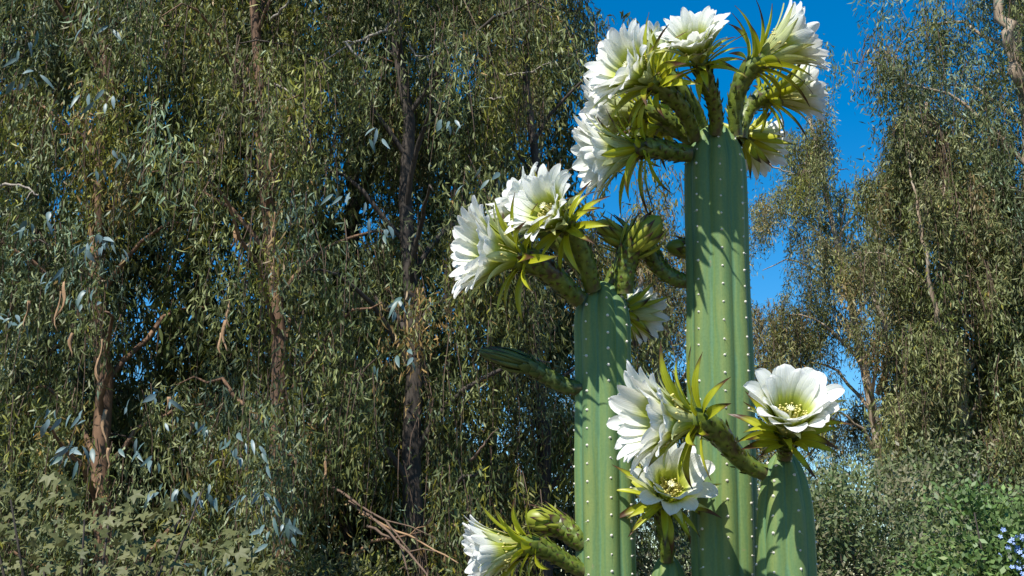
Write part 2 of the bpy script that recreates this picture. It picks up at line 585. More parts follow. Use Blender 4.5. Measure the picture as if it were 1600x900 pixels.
def eucalyptus(label, p_lo, p_hi, H, rad, hmin, seed, pal=('olive',), nlimb=16, ncl=9, nst=9, nleaf=24,
               lf=(0.11, 0.017), tr=0.09, bark=None, group=None, strand=(0.22, 0.72), az=None, zcap=None, profile=None, top_fade=True, spread=0.55, simple=False, tight=0.12, clear=0.0, gaps=0.0, clear_z=(0.0, 99.0)):
    rng = random.Random(seed)
    rn = np.random.default_rng(seed)
    axis = trunk_axis(p_lo, p_hi, H, rng)
    base = axis[0].copy()
    t = thing('eucalyptus_tree', base, label, 'tree', group)
    loc = [p - base for p in axis]
    mb = MB()
    tube(mb, loc, [tr * (1.25 if i == 0 else 1) * (1 - 0.8 * i / 13) for i in range(14)], 10, True, 0.12, rng)
    link('trunk', mb.mesh('trunk'), bark or M_BARK_RED, t)

    def at(h):
        k = max(0.0, min(12.999, h / H * 13))
        i = int(k)
        return loc[i].lerp(loc[i + 1], k - i)

    cl_pos, cl_dir = [], []
    ga = rng.random() * 6.28
    for i in range(nlimb):
        f = (i + rng.uniform(0.1, 0.9)) / nlimb
        h = hmin + (H * 0.97 - hmin) * f
        ga += 2.399 + rng.uniform(-0.4, 0.4)
        a = ga if az is None else rng.uniform(*az)
        prof = (0.75 + 0.35 * math.sin(f * math.pi) if profile is None else profile(f)) * (1.0 if not top_fade else min(1.0, (1.05 - f) * 3.0))
        R = rad * prof * rng.uniform(0.7, 1.12)
        hd = Vector((math.cos(a), math.sin(a), 0))
        s = at(max(0.3, h - R * 0.45))
        e = s + hd * R + Vector((0, 0, R * 0.5 + rng.uniform(-0.1, 0.25)))
        pts = bez(s, s + hd * R * 0.3 + Vector((0, 0, R * 0.45)), s + hd * R * 0.7 + Vector((0, 0, R * 0.75)), e, 8)
        pts = [pts[0]] + [p + Vector((rng.uniform(-1, 1), rng.uniform(-1, 1), rng.uniform(-1, 1))) * 0.035 for p in pts[1:]]
        mb = MB()
        r0 = tr * 0.34 * (1 - 0.5 * f)
        tube(mb, pts, [r0 * (1 - 0.82 * k / 7) for k in range(8)], 6, True, 0.15, rng)
        link('limb', mb.mesh('limb'), bark or M_BARK_RED, t)
        for c in range(ncl):
            g = rng.uniform(0.22, 1.05)
            k = min(6.999, g * 7)
            q = pts[int(k)].lerp(pts[int(k) + 1], k - int(k))
            q = q + Vector((rng.gauss(0, 0.26), rng.gauss(0, 0.26), rng.gauss(0.05, 0.22))) * (rad / 1.4)
            cl_pos.append(q)
            cl_dir.append(hd)
    # hanging strands of leaves
    Ps, Ds, Cs, Ls = [], [], [], []
    tw = MB()
    down = np.array([0, 0, -1.0])
    for q, hd in zip(cl_pos, cl_dir):
        if zcap is not None and q.z > zcap:
            continue
        w = q + base
        if gaps and math.sin(2.1 * w.x + 1.3 * w.z + seed) + math.sin(1.7 * w.z - 2.6 * w.x + 2.0 * seed) + math.sin(3.3 * w.x + 0.9 * w.y) < -gaps:
            continue                             # open pockets between the leaf masses
        pk = rng.choice(pal)
        cols, wts = zip(*PAL[pk])
        wts = np.array(wts) / sum(wts)
        main = cols[rn.choice(len(cols), p=wts)]
        lum = rng.uniform(0.5, 1.35)
        for s in range(rng.randint(max(2, nst - 4), nst + 4)):
            o = np.array(q) + rn.normal(0, tight, 3) * (rad / 1.4)
            ln = rng.uniform(*strand)
            out = np.array([hd.x, hd.y, 0]) * rng.uniform(0.0, 0.35) + rn.normal(0, 0.14, 3)
            n = max(5, int(nleaf * ln / strand[1]))
            tt = np.sort(rn.random(n))
            pos = o[None] + (out[None] * tt[:, None] * (1 - 0.5 * tt[:, None]) + down[None] * (tt[:, None] ** 1.25)) * ln
            pos += rn.normal(0, 0.035, pos.shape)
            Ps.append(pos)
            Ds.append(down[None] + rn.normal(0, spread, (n, 3)) + out[None] * 0.3)
            own = rn.random(n) < 0.3
            c = np.where(own[:, None], np.array(cols)[rn.choice(len(cols), n, p=wts)], np.array(main)[None])
            Cs.append(c * (lum * rn.uniform(0.75, 1.25, (n, 1))))
            Ls.append(rn.uniform(0.65, 1.25, n))
            if s % 4 == 0:
                e = Vector(pos[-1])
                tube(tw, [Vector(o), (Vector(o) + e) * 0.5 + Vector(out) * 0.15 * ln, e], [0.005, 0.0035, 0.0015], 3, False)
    P = np.concatenate(Ps)
    # nothing of the crown reaches into the soil
    D = unit(np.concatenate(Ds))
    C = np.clip(np.concatenate(Cs) * np.array([1.12, 1.19, 0.78]), 0, 1)
    lsc = np.concatenate(Ls)
    keep = P[:, 2] > 0.2
    if clear:                                    # the trunk shows where the curtains of leaves part
        kx = np.interp(P[:, 2], [p.z for p in loc], [p.x for p in loc])
        ky = np.interp(P[:, 2], [p.z for p in loc], [p.y for p in loc])
        keep &= ~((np.abs(P[:, 0] - kx) < clear) & (P[:, 1] < ky) & (P[:, 2] > clear_z[0]) & (P[:, 2] < clear_z[1]) & (rn.random(len(P)) < 0.85))
    P, D, C, lsc = P[keep], D[keep], C[keep], lsc[keep]
    n = len(P)
    S = unit(np.cross(D, rn.normal(0, 1, (n, 3))))
    me = leaf_mesh('crown', P, D, S, lsc * lf[0], rn.uniform(0.75, 1.3, n) * lf[1], rn.uniform(-1, 1, n), C.astype(np.float32), simple)
    link('crown', me, M_EUC, t, kind='stuff')
    link('twigs', tw.mesh('twigs'), M_TWIG2, t, kind='stuff')
    t['n_leaf'] = n
    return t


def branch_part(t, name, pix, r0, r1, m, rng, fork=None):
    """a bare branch through photograph pixels at given distances"""
    base = t.location
    pts = [PY(*p) - base for p in pix]
    dense = []
    for a, b in zip(pts[:-1], pts[1:]):
        for k in range(4):
            dense.append(a.lerp(b, k / 4) + Vector((rng.uniform(-1, 1), rng.uniform(-1, 1), rng.uniform(-1, 1))) * r0 * 0.8)
    dense.append(pts[-1])
    mb = MB()
    n = len(dense)
    tube(mb, dense, [r0 + (r1 - r0) * i / (n - 1) for i in range(n)], 6, True, 0.2, rng)
    for _ in range(fork or 0):
        i = rng.randrange(n // 3, n - 1)
        d = (dense[-1] - dense[0]).normalized()
        e = dense[i] + (d + Vector((rng.uniform(-1, 1), rng.uniform(-0.5, 0.5), rng.uniform(-1, 1)))) * rng.uniform(0.08, 0.25)
        tube(mb, [dense[i], dense[i].lerp(e, 0.5) + Vector((0, 0, 0.02)), e], [r1 * 1.1, r1 * 0.9, r1 * 0.5], 4, True)
    link(name, mb.mesh(name), m, t)


LEFT = 'eucalyptus trees in a row left of the cactus'
BACK = 'eucalyptus trees standing behind the front row'
E = {}
FR = (math.radians(150), math.radians(390))       # limbs growing mostly towards the light
E['a'] = eucalyptus('weeping eucalyptus with tan bark strips hanging from its orange brown trunk', PY(163, 800, 9.9), PY(158, 400, 9.9), 8.6, 1.25, 1.3, 11,
                    ('olive', 'grey', 'olive', 'yellow'), 24, 11, 16, 22, (0.0817, 0.0131), 0.10, M_BARK_RED, clear=0.02, gaps=1.05)
E['b'] = eucalyptus('weeping eucalyptus with a slender red brown trunk bare between its curtains of leaves', PY(428, 450, 9.4), PY(405, 20, 9.4), 9.2, 1.3, 1.4, 12,
                    ('olive', 'olive', 'yellow', 'grey'), 24, 11, 16, 22, (0.0817, 0.0126), 0.085, M_BARK_RED, clear=0.12, clear_z=(3.0, 99.0), gaps=1.05)
E['c'] = eucalyptus('weeping eucalyptus with a dark almost black trunk and dead sticks at its foot', PY(652, 780, 9.6), PY(645, 560, 9.6), 8.8, 1.25, 2.2, 13,
                    ('olive', 'yellow', 'olive', 'dark'), 24, 11, 16, 22, (0.0774, 0.0121), 0.10, M_BARK_DARK, clear=0.14, clear_z=(0.0, 3.3), gaps=1.05)
E['d'] = eucalyptus('weeping eucalyptus with dry brownish lower leaves beside the shorter cactus column', PY(850, 800, 10.8), PY(832, 300, 10.8), 9.0, 1.05, 1.4, 14,
                    ('olive', 'yellow', 'dry', 'yellow'), 24, 11, 16, 22, (0.0774, 0.0121), 0.08, M_BARK_DARK, gaps=1.05)
E['e'] = eucalyptus('grey green weeping eucalyptus on the outer side of the orange brown trunk', PY(-30, 800, 10.4), PY(-20, 300, 10.4), 8.8, 1.25, 1.2, 15,
                    ('grey', 'olive', 'grey'), 22, 11, 16, 22, (0.0860, 0.0140), 0.10, M_BARK_DARK, gaps=1.05)
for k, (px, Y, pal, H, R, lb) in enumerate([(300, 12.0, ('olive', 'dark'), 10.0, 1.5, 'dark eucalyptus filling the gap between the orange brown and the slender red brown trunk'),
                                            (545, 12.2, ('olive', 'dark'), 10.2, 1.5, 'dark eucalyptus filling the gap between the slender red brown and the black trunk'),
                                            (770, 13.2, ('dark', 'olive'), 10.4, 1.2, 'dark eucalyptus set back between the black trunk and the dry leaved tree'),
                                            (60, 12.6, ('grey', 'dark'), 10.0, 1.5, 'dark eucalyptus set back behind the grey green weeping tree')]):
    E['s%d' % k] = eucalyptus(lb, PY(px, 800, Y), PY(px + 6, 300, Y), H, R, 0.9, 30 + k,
                              pal, 24, 11, 13, 22, (0.145, 0.028), 0.10, M_BARK_DARK, group=BACK, simple=True, tight=0.2)  # partly dark leaf colours stand in for shade behind the front row
# trees on the right, farther off
E['r1'] = eucalyptus('eucalyptus with a pale leaning trunk and open crown right of the cactus', PY(1515, 760, 12.8), PY(1468, 380, 12.8), 6.9, 0.9, 2.6, 41,
                     ('far', 'olive', 'far'), 22, 13, 17, 26, (0.08, 0.0145), 0.09, M_BARK_PALE, simple=True, spread=0.65, clear=0.12)
E['r2'] = eucalyptus('tall eucalyptus with a grey trunk whose top branches hang over the blue sky', PY(1655, 700, 13.0), PY(1594, 90, 13.0), 11.0, 1.5, 1.6, 42,
                     ('olive', 'dark', 'grey'), 32, 13, 17, 26, (0.088, 0.016), 0.13, M_BARK_PALE, simple=True, spread=0.65, profile=lambda f: 0.72 + 0.62 * f)
E['r3'] = eucalyptus('distant pale olive eucalyptus crown rising into the gap of sky', PY(1365, 640, 20.0), PY(1290, 300, 20.0), 9.6, 1.55, 3.6, 43,
                     ('far', 'far', 'yellow'), 26, 13, 17, 24, (0.088, 0.0155), 0.12, M_BARK_PALE, simple=True, spread=0.7, tight=0.09, gaps=1.0)
E['r4'] = eucalyptus('distant brownish eucalyptus seen between the two tall cactus columns', PY(1045, 700, 17.0), PY(1015, 400, 17.0), 7.1, 1.3, 1.6, 44,
                     ('dry', 'far'), 22, 11, 15, 22, (0.09, 0.0155), 0.10, M_BARK_PALE, simple=True, spread=0.65)
E['r5'] = eucalyptus('distant small dry eucalyptus below the strip of open sky', PY(1225, 700, 21.0), PY(1222, 500, 21.0), 6.4, 1.3, 1.8, 45,
                     ('dry', 'far', 'olive'), 20, 11, 15, 22, (0.095, 0.016), 0.09, M_BARK_DARK, simple=True, spread=0.65)
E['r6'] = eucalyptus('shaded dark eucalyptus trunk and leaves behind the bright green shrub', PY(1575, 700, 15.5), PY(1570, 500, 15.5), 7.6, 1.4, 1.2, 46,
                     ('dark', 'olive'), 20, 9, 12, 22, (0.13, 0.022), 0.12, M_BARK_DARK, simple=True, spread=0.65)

rg = random.Random(5)
branch_part(E['c'], 'bare_branch', [(618, 34, 9.2), (596, 50, 9.0), (560, 63, 8.95), (537, 66, 8.9)], 0.016, 0.007, M_TWIG, rg, 2)
branch_part(E['c'], 'bare_branch', [(540, 67, 8.9), (556, 85, 8.9), (572, 98, 8.95)], 0.012, 0.007, M_TWIG, rg)
branch_part(E['c'], 'bare_branch', [(636, 58, 9.2), (642, 75, 9.0), (650, 88, 9.0), (672, 87, 9.0)], 0.010, 0.005, M_TWIG, rg, 1)
branch_part(E['e'], 'bare_branch', [(-30, 300, 9.3), (10, 288, 9.1), (38, 291, 9.05), (60, 305, 9.0)], 0.014, 0.006, M_TWIG, rg, 1)
branch_part(E['b'], 'bare_branch', [(425, 28, 9.0), (442, 14, 8.9), (456, -6, 8.9)], 0.012, 0.007, M_TWIG, rg)
branch_part(E['b'], 'bare_branch', [(428, 130, 9.0), (445, 138, 8.95), (462, 152, 8.9)], 0.010, 0.005, M_TWIG, rg, 1)
branch_part(E['d'], 'bare_branch', [(785, 118, 9.9), (812, 114, 9.8), (838, 112, 9.8)], 0.010, 0.006, M_TWIG, rg, 1)
branch_part(E['d'], 'bare_branch', [(755, 154, 9.8), (772, 155, 9.7), (790, 151, 9.7)], 0.009, 0.006, M_TWIG, rg)
for a in ([(545, 785, 9.0), (610, 830, 8.7), (665, 899, 8.4), (690, 960, 8.2)], [(560, 800, 9.0), (640, 838, 8.8), (716, 880, 8.6)], [(520, 760, 9.0), (600, 812, 8.8), (640, 860, 8.7)],
          [(574, 822, 8.8), (622, 845, 8.7), (640, 905, 8.6)], [(735, 720, 9.0), (752, 700, 8.9), (760, 688, 8.9)], [(530, 615, 9.1), (560, 590, 9.0), (588, 560, 9.0)]):
    branch_part(E['c'], 'dead_stick', a, 0.011, 0.005, M_TWIG2 if a[0][0] != 560 else M_STRIP, rg, 1)
branch_part(E['r1'], 'bare_branch', [(1610, 300, 13.0), (1570, 296, 12.8), (1535, 292, 12.7), (1508, 298, 12.6)], 0.022, 0.008, M_TWIG, rg, 2)
branch_part(E['r1'], 'limb', [(1502, 640, 12.7), (1488, 575, 12.5), (1464, 500, 12.2), (1447, 410, 12.1), (1438, 330, 12.1), (1422, 240, 12.4)], 0.042, 0.008, M_BARK_PALE, rg, 1)
branch_part(E['r3'], 'limb', [(1372, 610, 19.8), (1392, 545, 18.6), (1376, 490, 18.3), (1340, 400, 18.3)], 0.06, 0.03, M_BARK_PALE, rg)
branch_part(E['r3'], 'limb', [(1428, 570, 18.9), (1415, 530, 18.7), (1408, 505, 18.7)], 0.035, 0.02, M_TWIG, rg)
branch_part(E['r2'], 'limb', [(1630, 200, 12.4), (1590, 120, 12.1), (1572, 60, 12.0), (1560, -10, 12.0)], 0.085, 0.05, M_BARK_PALE, rg)
branch_part(E['r4'], 'limb', [(1030, 640, 16.4), (1020, 540, 16.0), (1008, 480, 16.0), (1000, 420, 16.0)], 0.05, 0.03, M_BARK_PALE, rg)
branch_part(E['r4'], 'bare_branch', [(1175, 256, 16.4), (1205, 260, 16.3), (1230, 268, 16.3), (1242, 272, 16.3)], 0.013, 0.006, M_TWIG, rg)

# strips of bark hanging on two trunks
def bark_strip(t, px, py, Y, L, w, rng):
    base = t.location
    p0 = PY(px, py, Y) - base
    mb = MB()
    n = 7
    ph = rng.uniform(0, 6)
    vsx, fs = [], []
    for i in range(n):
        f = i / (n - 1)
        a = ph + f * rng.uniform(0.5, 1.8)
        c = p0 + Vector((0.13 * math.sin(5 * f + ph) * L * f, -0.04 * f * L, -L * f))
        ww = w * (0.5 + 0.5 * math.sin(math.pi * min(1, f + 0.25))) * 0.5
        d = Vector((math.cos(a), math.sin(a), 0.1)) * ww
        bk = Vector((-math.sin(a), math.cos(a), 0)) * ww * 0.5
        vsx += [c - d, c + bk, c + d]
    for i in range(n - 1):
        for k in (0, 1):
            fs.append((i * 3 + k, i * 3 + k + 1, (i + 1) * 3 + k + 1, (i + 1) * 3 + k))
    mb.add(vsx, fs)
    me = mb.mesh('bark_strip')
    o = link('bark_strip', me, M_STRIP, t)
    md = o.modifiers.new('thickness', 'SOLIDIFY')
    md.thickness = 0.004


for (px, py, L) in [(100, 440, 0.45), (95, 455, 0.5), (45, 470, 0.35), (112, 520, 0.3), (160, 530, 0.5), (155, 560, 0.4), (165, 640, 0.4), (158, 740, 0.35), (170, 700, 0.25), (264, 620, 0.2), (300, 660, 0.16)]:
    bark_strip(E['a'], px, py, 8.7 + rg.uniform(-0.1, 0.2), L * 0.6, 0.032, rg)
for (px, py, L) in [(352, 500, 0.35), (358, 470, 0.3), (367, 360, 0.2), (430, 330, 0.4), (424, 240, 0.45), (428, 400, 0.3), (345, 520, 0.25), (508, 720, 0.2), (437, 790, 0.3)]:
    bark_strip(E['b'], px, py, 8.6 + rg.uniform(-0.1, 0.2), L * 0.65, 0.03, rg)

# broad blue-grey young leaves on shoots low on the trunks
def ovate_mesh(name, L, W, cupv):
    mb = MB()
    rows = [(0, 0.05), (0.2, 0.75), (0.45, 1.0), (0.72, 0.7), (1.0, 0.03)]
    vsx, fs = [], []
    for f, w in rows:
        z = -cupv * f * f
        vsx += [Vector((-w * W / 2, f * L, z + 0.12 * w * W)), Vector((0, f * L, z)), Vector((w * W / 2, f * L, z + 0.12 * w * W))]
    for i in range(len(rows) - 1):
        for k in (0, 1):
            fs.append((i * 3 + k, i * 3 + k + 1, i * 3 + k + 4, i * 3 + k + 3))
    mb.add(vsx, fs)
    return mb.mesh(name)


def basis(y, up):
    y = y.normalized()
    x = y.cross(up)
    if x.length < 1e-3:
        x = y.cross(Vector((1, 0, 0)))
    x.normalize()
    z = x.cross(y)
    return Matrix((x, y, z)).transposed().to_4x4()


juv = [ovate_mesh('juvenile_leaf', 0.13, 0.04, 0.03), ovate_mesh('juvenile_leaf', 0.11, 0.046, 0.045), ovate_mesh('juvenile_leaf', 0.15, 0.032, 0.06)]
for m_ in juv:
    m_.materials.append(M_JUV)
sprays = [(150, 375, 'a', 16), (100, 425, 'a', 6), (130, 460, 'a', 7), (105, 640, 'a', 10), (120, 700, 'a', 12), (210, 700, 'a', 9), (230, 610, 'a', 7), (290, 655, 'a', 8), (380, 690, 'b', 12),
          (400, 770, 'b', 12), (440, 820, 'b', 14), (350, 880, 'b', 6), (265, 760, 'a', 9), (330, 775, 'b', 8), (640, 470, 'c', 7), (60, 340, 'e', 7), (20, 500, 'e', 7), (150, 25, 'e', 4), (60, 115, 'e', 6),
          (590, 200, 'c', 4), (700, 190, 'c', 5), (760, 270, 'd', 6), (545, 300, 'c', 5), (580, 350, 'c', 4), (180, 250, 'a', 6), (50, 60, 'e', 5), (155, 150, 'a', 5), (620, 560, 'c', 5)]
rg = random.Random(8)
for (px, py, key, n) in sprays:
    t = E[key]
    c = PY(px, py, 8.05 + rg.uniform(-0.15, 0.2))
    for _ in range(int(n * 1.25)):
        k = rg.uniform(-1, 1)
        p = c + Vector((k * 0.15 + rg.gauss(0, 0.025), rg.gauss(0, 0.05), -0.08 * k * k + rg.gauss(0, 0.035)))
        d = Vector((k * 0.6 + rg.gauss(0, 0.5), rg.gauss(-0.35, 0.5), -0.8 + rg.gauss(0, 0.45)))
        o = link('juvenile_leaf', juv[rg.randrange(3)], None, t)
        m4 = basis(d, Vector((rg.gauss(0, 0.7), -0.7 + rg.gauss(0, 0.4), 0.7)))
        m4.translation = p - t.location
        o.matrix_local = m4 @ Matrix.Scale(rg.uniform(0.45, 0.95), 4)

# ------------------------------------------------------------------ shrubs
def shrub_frame(name, label, cat, c, rx, ry, h, rng, nst=7):
    t = thing(name, Vector((c.x, c.y, 0)), label, cat)
    tips = []
    for i in range(nst):
        a = 6.28 * i / nst + rng.uniform(-0.3, 0.3)
        e = Vector((math.cos(a) * rx * rng.uniform(0.3, 0.8), math.sin(a) * ry * rng.uniform(0.3, 0.8), h * rng.uniform(0.7, 0.95)))
        s = Vector((math.cos(a) * 0.06, math.sin(a) * 0.06, -0.02))
        pts = bez(s, Vector((s.x, s.y, h * 0.35)), Vector((e.x * 0.6, e.y * 0.6, h * 0.6)), e, 8)
        mb = MB()
        tube(mb, pts, [0.022 * (1 - 0.8 * k / 7) for k in range(8)], 6, True, 0.15, rng)
        link('stem', mb.mesh('stem'), M_BARK_DARK, t)
        tips.append(pts)
    return t, tips


def leafy_shrub(label, px, py, Y, rx, ry, seed, n, lf, cols, name='leafy_shrub', blossoms=0):
    rng = random.Random(seed)
    rn = np.random.default_rng(seed)
    top = PY(px, py, Y)
    h = top.z
    t, tips = shrub_frame(name, label, 'shrub', top, rx, ry, h, rng, 9)
    # leaf clumps along an uneven dome
    ncl = max(40, n // 110)
    P, D, C, N = [], [], [], []
    spots = []
    for k in range(ncl):
        u = rn.normal(0, 1, 3)
        u /= np.linalg.norm(u)
        u[2] = abs(u[2]) if rng.random() < 0.75 else u[2] * 0.5
        r = rng.uniform(0.55, 1.02)
        c = np.array([u[0] * rx * r, u[1] * ry * r, h * (0.5 + 0.5 * u[2] * r)])
        spots.append(c)
        m = n // ncl
        pp = c[None] + rn.normal(0, 1, (m, 3)) * np.array([0.12, 0.12, 0.09]) * (rx / 0.9)
        dd = u[None] * 0.5 + rn.normal(0, 0.6, (m, 3)) + np.array([0, 0, 0.12])
        P.append(pp)
        D.append(dd)
        base = np.array(cols[rng.randrange(len(cols))]) * rng.uniform(0.75, 1.25)
        C.append(base[None] * rn.uniform(0.7, 1.3, (m, 1)))
    P = np.concatenate(P)
    D = unit(np.concatenate(D))
    C = np.clip(np.concatenate(C) * 0.9, 0, 1).astype(np.float32)
    k = P[:, 2] > 0.05
    P, D, C = P[k], D[k], C[k]
    n = len(P)
    S = unit(np.cross(D, np.array([0, -0.5, 0.85])[None] + rn.normal(0, 0.4, (n, 3))))
    me = leaf_mesh('foliage', P, D, S, rn.uniform(0.7, 1.3, n) * lf[0], rn.uniform(0.8, 1.2, n) * lf[1], rn.uniform(-0.4, 0.4, n), C, True)
    link('foliage', me, M_SHRUB, t, kind='stuff')
    front = [c for c in spots if c[1] < 0 and c[2] > h * 0.6]
    for b in range(min(blossoms, len(front))):
        c = front[b * len(front) // max(1, blossoms)]
        mb = MB()
        for _ in range(14):
            o = Vector(c) + Vector((rng.gauss(0, 0.045), -0.22 + rng.gauss(0, 0.03), 0.06 + rng.gauss(0, 0.045)))
            f = Vector((rng.gauss(0, 0.4), -1, 0.4 + rng.gauss(0, 0.3))).normalized()
            B = basis(f, Vector((0, 0, 1)))
            for q in range(5):
                a = q * 1.2566
                l0 = Vector((math.cos(a), 0.25, math.sin(a))) * 0.017
                l1 = Vector((math.cos(a - 0.45), 0.2, math.sin(a - 0.45))) * 0.012
                l2 = Vector((math.cos(a + 0.45), 0.2, math.sin(a + 0.45))) * 0.012
                mb.add([o, o + B @ l1, o + B @ l0, o + B @ l2], [(0, 1, 2, 3)])
        link('blossom_cluster', mb.mesh('blossom_cluster', False), M_BLUE, t, kind='stuff')
    return t


GREENS = [(0.11, 0.19, 0.05), (0.15, 0.23, 0.065), (0.085, 0.15, 0.04), (0.16, 0.2, 0.07)]
OLIVES = [(0.125, 0.17, 0.065), (0.16, 0.195, 0.08), (0.09, 0.13, 0.045), (0.19, 0.18, 0.10)]
leafy_shrub('olive green small leaved shrub beside the short cactus column', 1345, 715, 9.4, 0.95, 0.8, 61, 24000, (0.05, 0.022), OLIVES)
leafy_shrub('bright green leafy shrub with pale blue blossoms', 1570, 775, 8.0, 0.75, 0.7, 62, 20000, (0.048, 0.028), GREENS, blossoms=9)
leafy_shrub('grey olive shrub in the gap behind the cactus columns', 1110, 760, 11.5, 1.1, 0.8, 63, 15000, (0.06, 0.022), OLIVES)
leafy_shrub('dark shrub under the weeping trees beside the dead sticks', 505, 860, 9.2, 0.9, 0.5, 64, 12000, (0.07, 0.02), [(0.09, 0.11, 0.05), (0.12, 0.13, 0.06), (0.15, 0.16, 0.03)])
leafy_shrub('tall olive shrub behind the bright green shrub', 1480, 700, 12.0, 1.3, 0.8, 65, 18000, (0.06, 0.022), OLIVES + [(0.06, 0.07, 0.04)])

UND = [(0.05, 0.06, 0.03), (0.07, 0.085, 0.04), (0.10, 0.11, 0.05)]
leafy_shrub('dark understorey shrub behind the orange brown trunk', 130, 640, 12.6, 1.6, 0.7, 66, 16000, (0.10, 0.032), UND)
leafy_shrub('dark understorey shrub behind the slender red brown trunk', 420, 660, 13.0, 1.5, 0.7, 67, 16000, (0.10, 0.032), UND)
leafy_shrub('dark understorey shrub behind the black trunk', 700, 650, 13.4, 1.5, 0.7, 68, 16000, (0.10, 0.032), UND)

# lobed leaves, like those of a maple, at the lower left
def lobed_mesh(s, seed):
    rng = random.Random(seed)
    mb = MB()
    tips = [(-125, 0.62), (-62, 0.86), (0, 1.05), (62, 0.86), (125, 0.62)]
    ring = []
    for i, (a, r) in enumerate(tips):
        a = math.radians(a + rng.uniform(-5, 5))
        ring.append((a - 0.17, r * 0.72))
        ring.append((a, r))
        ring.append((a + 0.17, r * 0.72))
        if i < 4:
            ring.append((math.radians((tips[i][0] + tips[i + 1][0]) / 2), 0.42))
    vsx = [Vector((0, 0, 0))]
    for a, r in ring:
        vsx.append(Vector((math.sin(a) * r, math.cos(a) * r, -0.16 * r * r + 0.05 * math.sin(5 * a))) * s)
    fs = [(0, i + 1, i) for i in range(1, len(ring))]
    mb.add(vsx, fs)
    me = mb.mesh('lobed_leaf')
    me.materials.append(M_LOBED)
    return me


def lobed_bush():
    rng = random.Random(71)
    top = PY(150, 735, 7.0)
    t, tips = shrub_frame('lobed_leaf_bush', 'bush of lobed olive green leaves at the foot of the orange brown trunk', 'bush', top, 1.0, 0.55, top.z, rng, 9)
    ms = [lobed_mesh(0.066, k) for k in range(5)]
    n = 0
    while n < 300:
        px = rng.uniform(-60, 430)
        lim = 745 + max(0, px - 150) * 0.42 + 18 * math.sin(px * 0.045)
        py = rng.uniform(lim, 955)
        p = PY(px, py, 7.0 + (lim - py) * 0.0022 - 0.05 + rng.uniform(-0.2, 0.35))
        o = link('leaf', ms[n % 5], None, t)
        nz = Vector((rng.gauss(-0.1, 0.6), -0.5 + rng.gauss(0, 0.5), 0.7))
        d = Vector((rng.gauss(0, 0.8), -0.5, -0.35 + rng.gauss(0, 0.4)))
        d = d - nz * d.dot(nz) / nz.length_squared
        m4 = basis(d, nz)
        m4.translation = p - t.location
        o.matrix_local = m4 @ Matrix.Scale(rng.uniform(0.6, 1.15), 4)
        n += 1
    # the leaves deeper in and below the picture, too many to part
    rest = MB()
    for _ in range(650):
        px = rng.uniform(-90, 450)
        lim = 765 + max(0, px - 150) * 0.42
        py = rng.uniform(lim, 1500)
        p = PY(px, py, 7.25 - max(0, 950 - py) * 0.001 + rng.uniform(0.0, 0.5))
        if p.z < 0.15:
            continue
        src = ms[rng.randrange(5)]
        nz = Vector((rng.gauss(0, 0.4), -0.5, 0.75))
        d = Vector((rng.gauss(0, 0.8), -0.5, -0.3))
        m4 = basis(d, nz) @ Matrix.Scale(rng.uniform(0.7, 1.2), 4)
        m4.translation = p - t.location
        rest.add([m4 @ v.co for v in src.vertices], [tuple(q.vertices) for q in src.polygons])
    link('foliage', rest.mesh('foliage'), M_LOBED, t, kind='stuff')


lobed_bush()

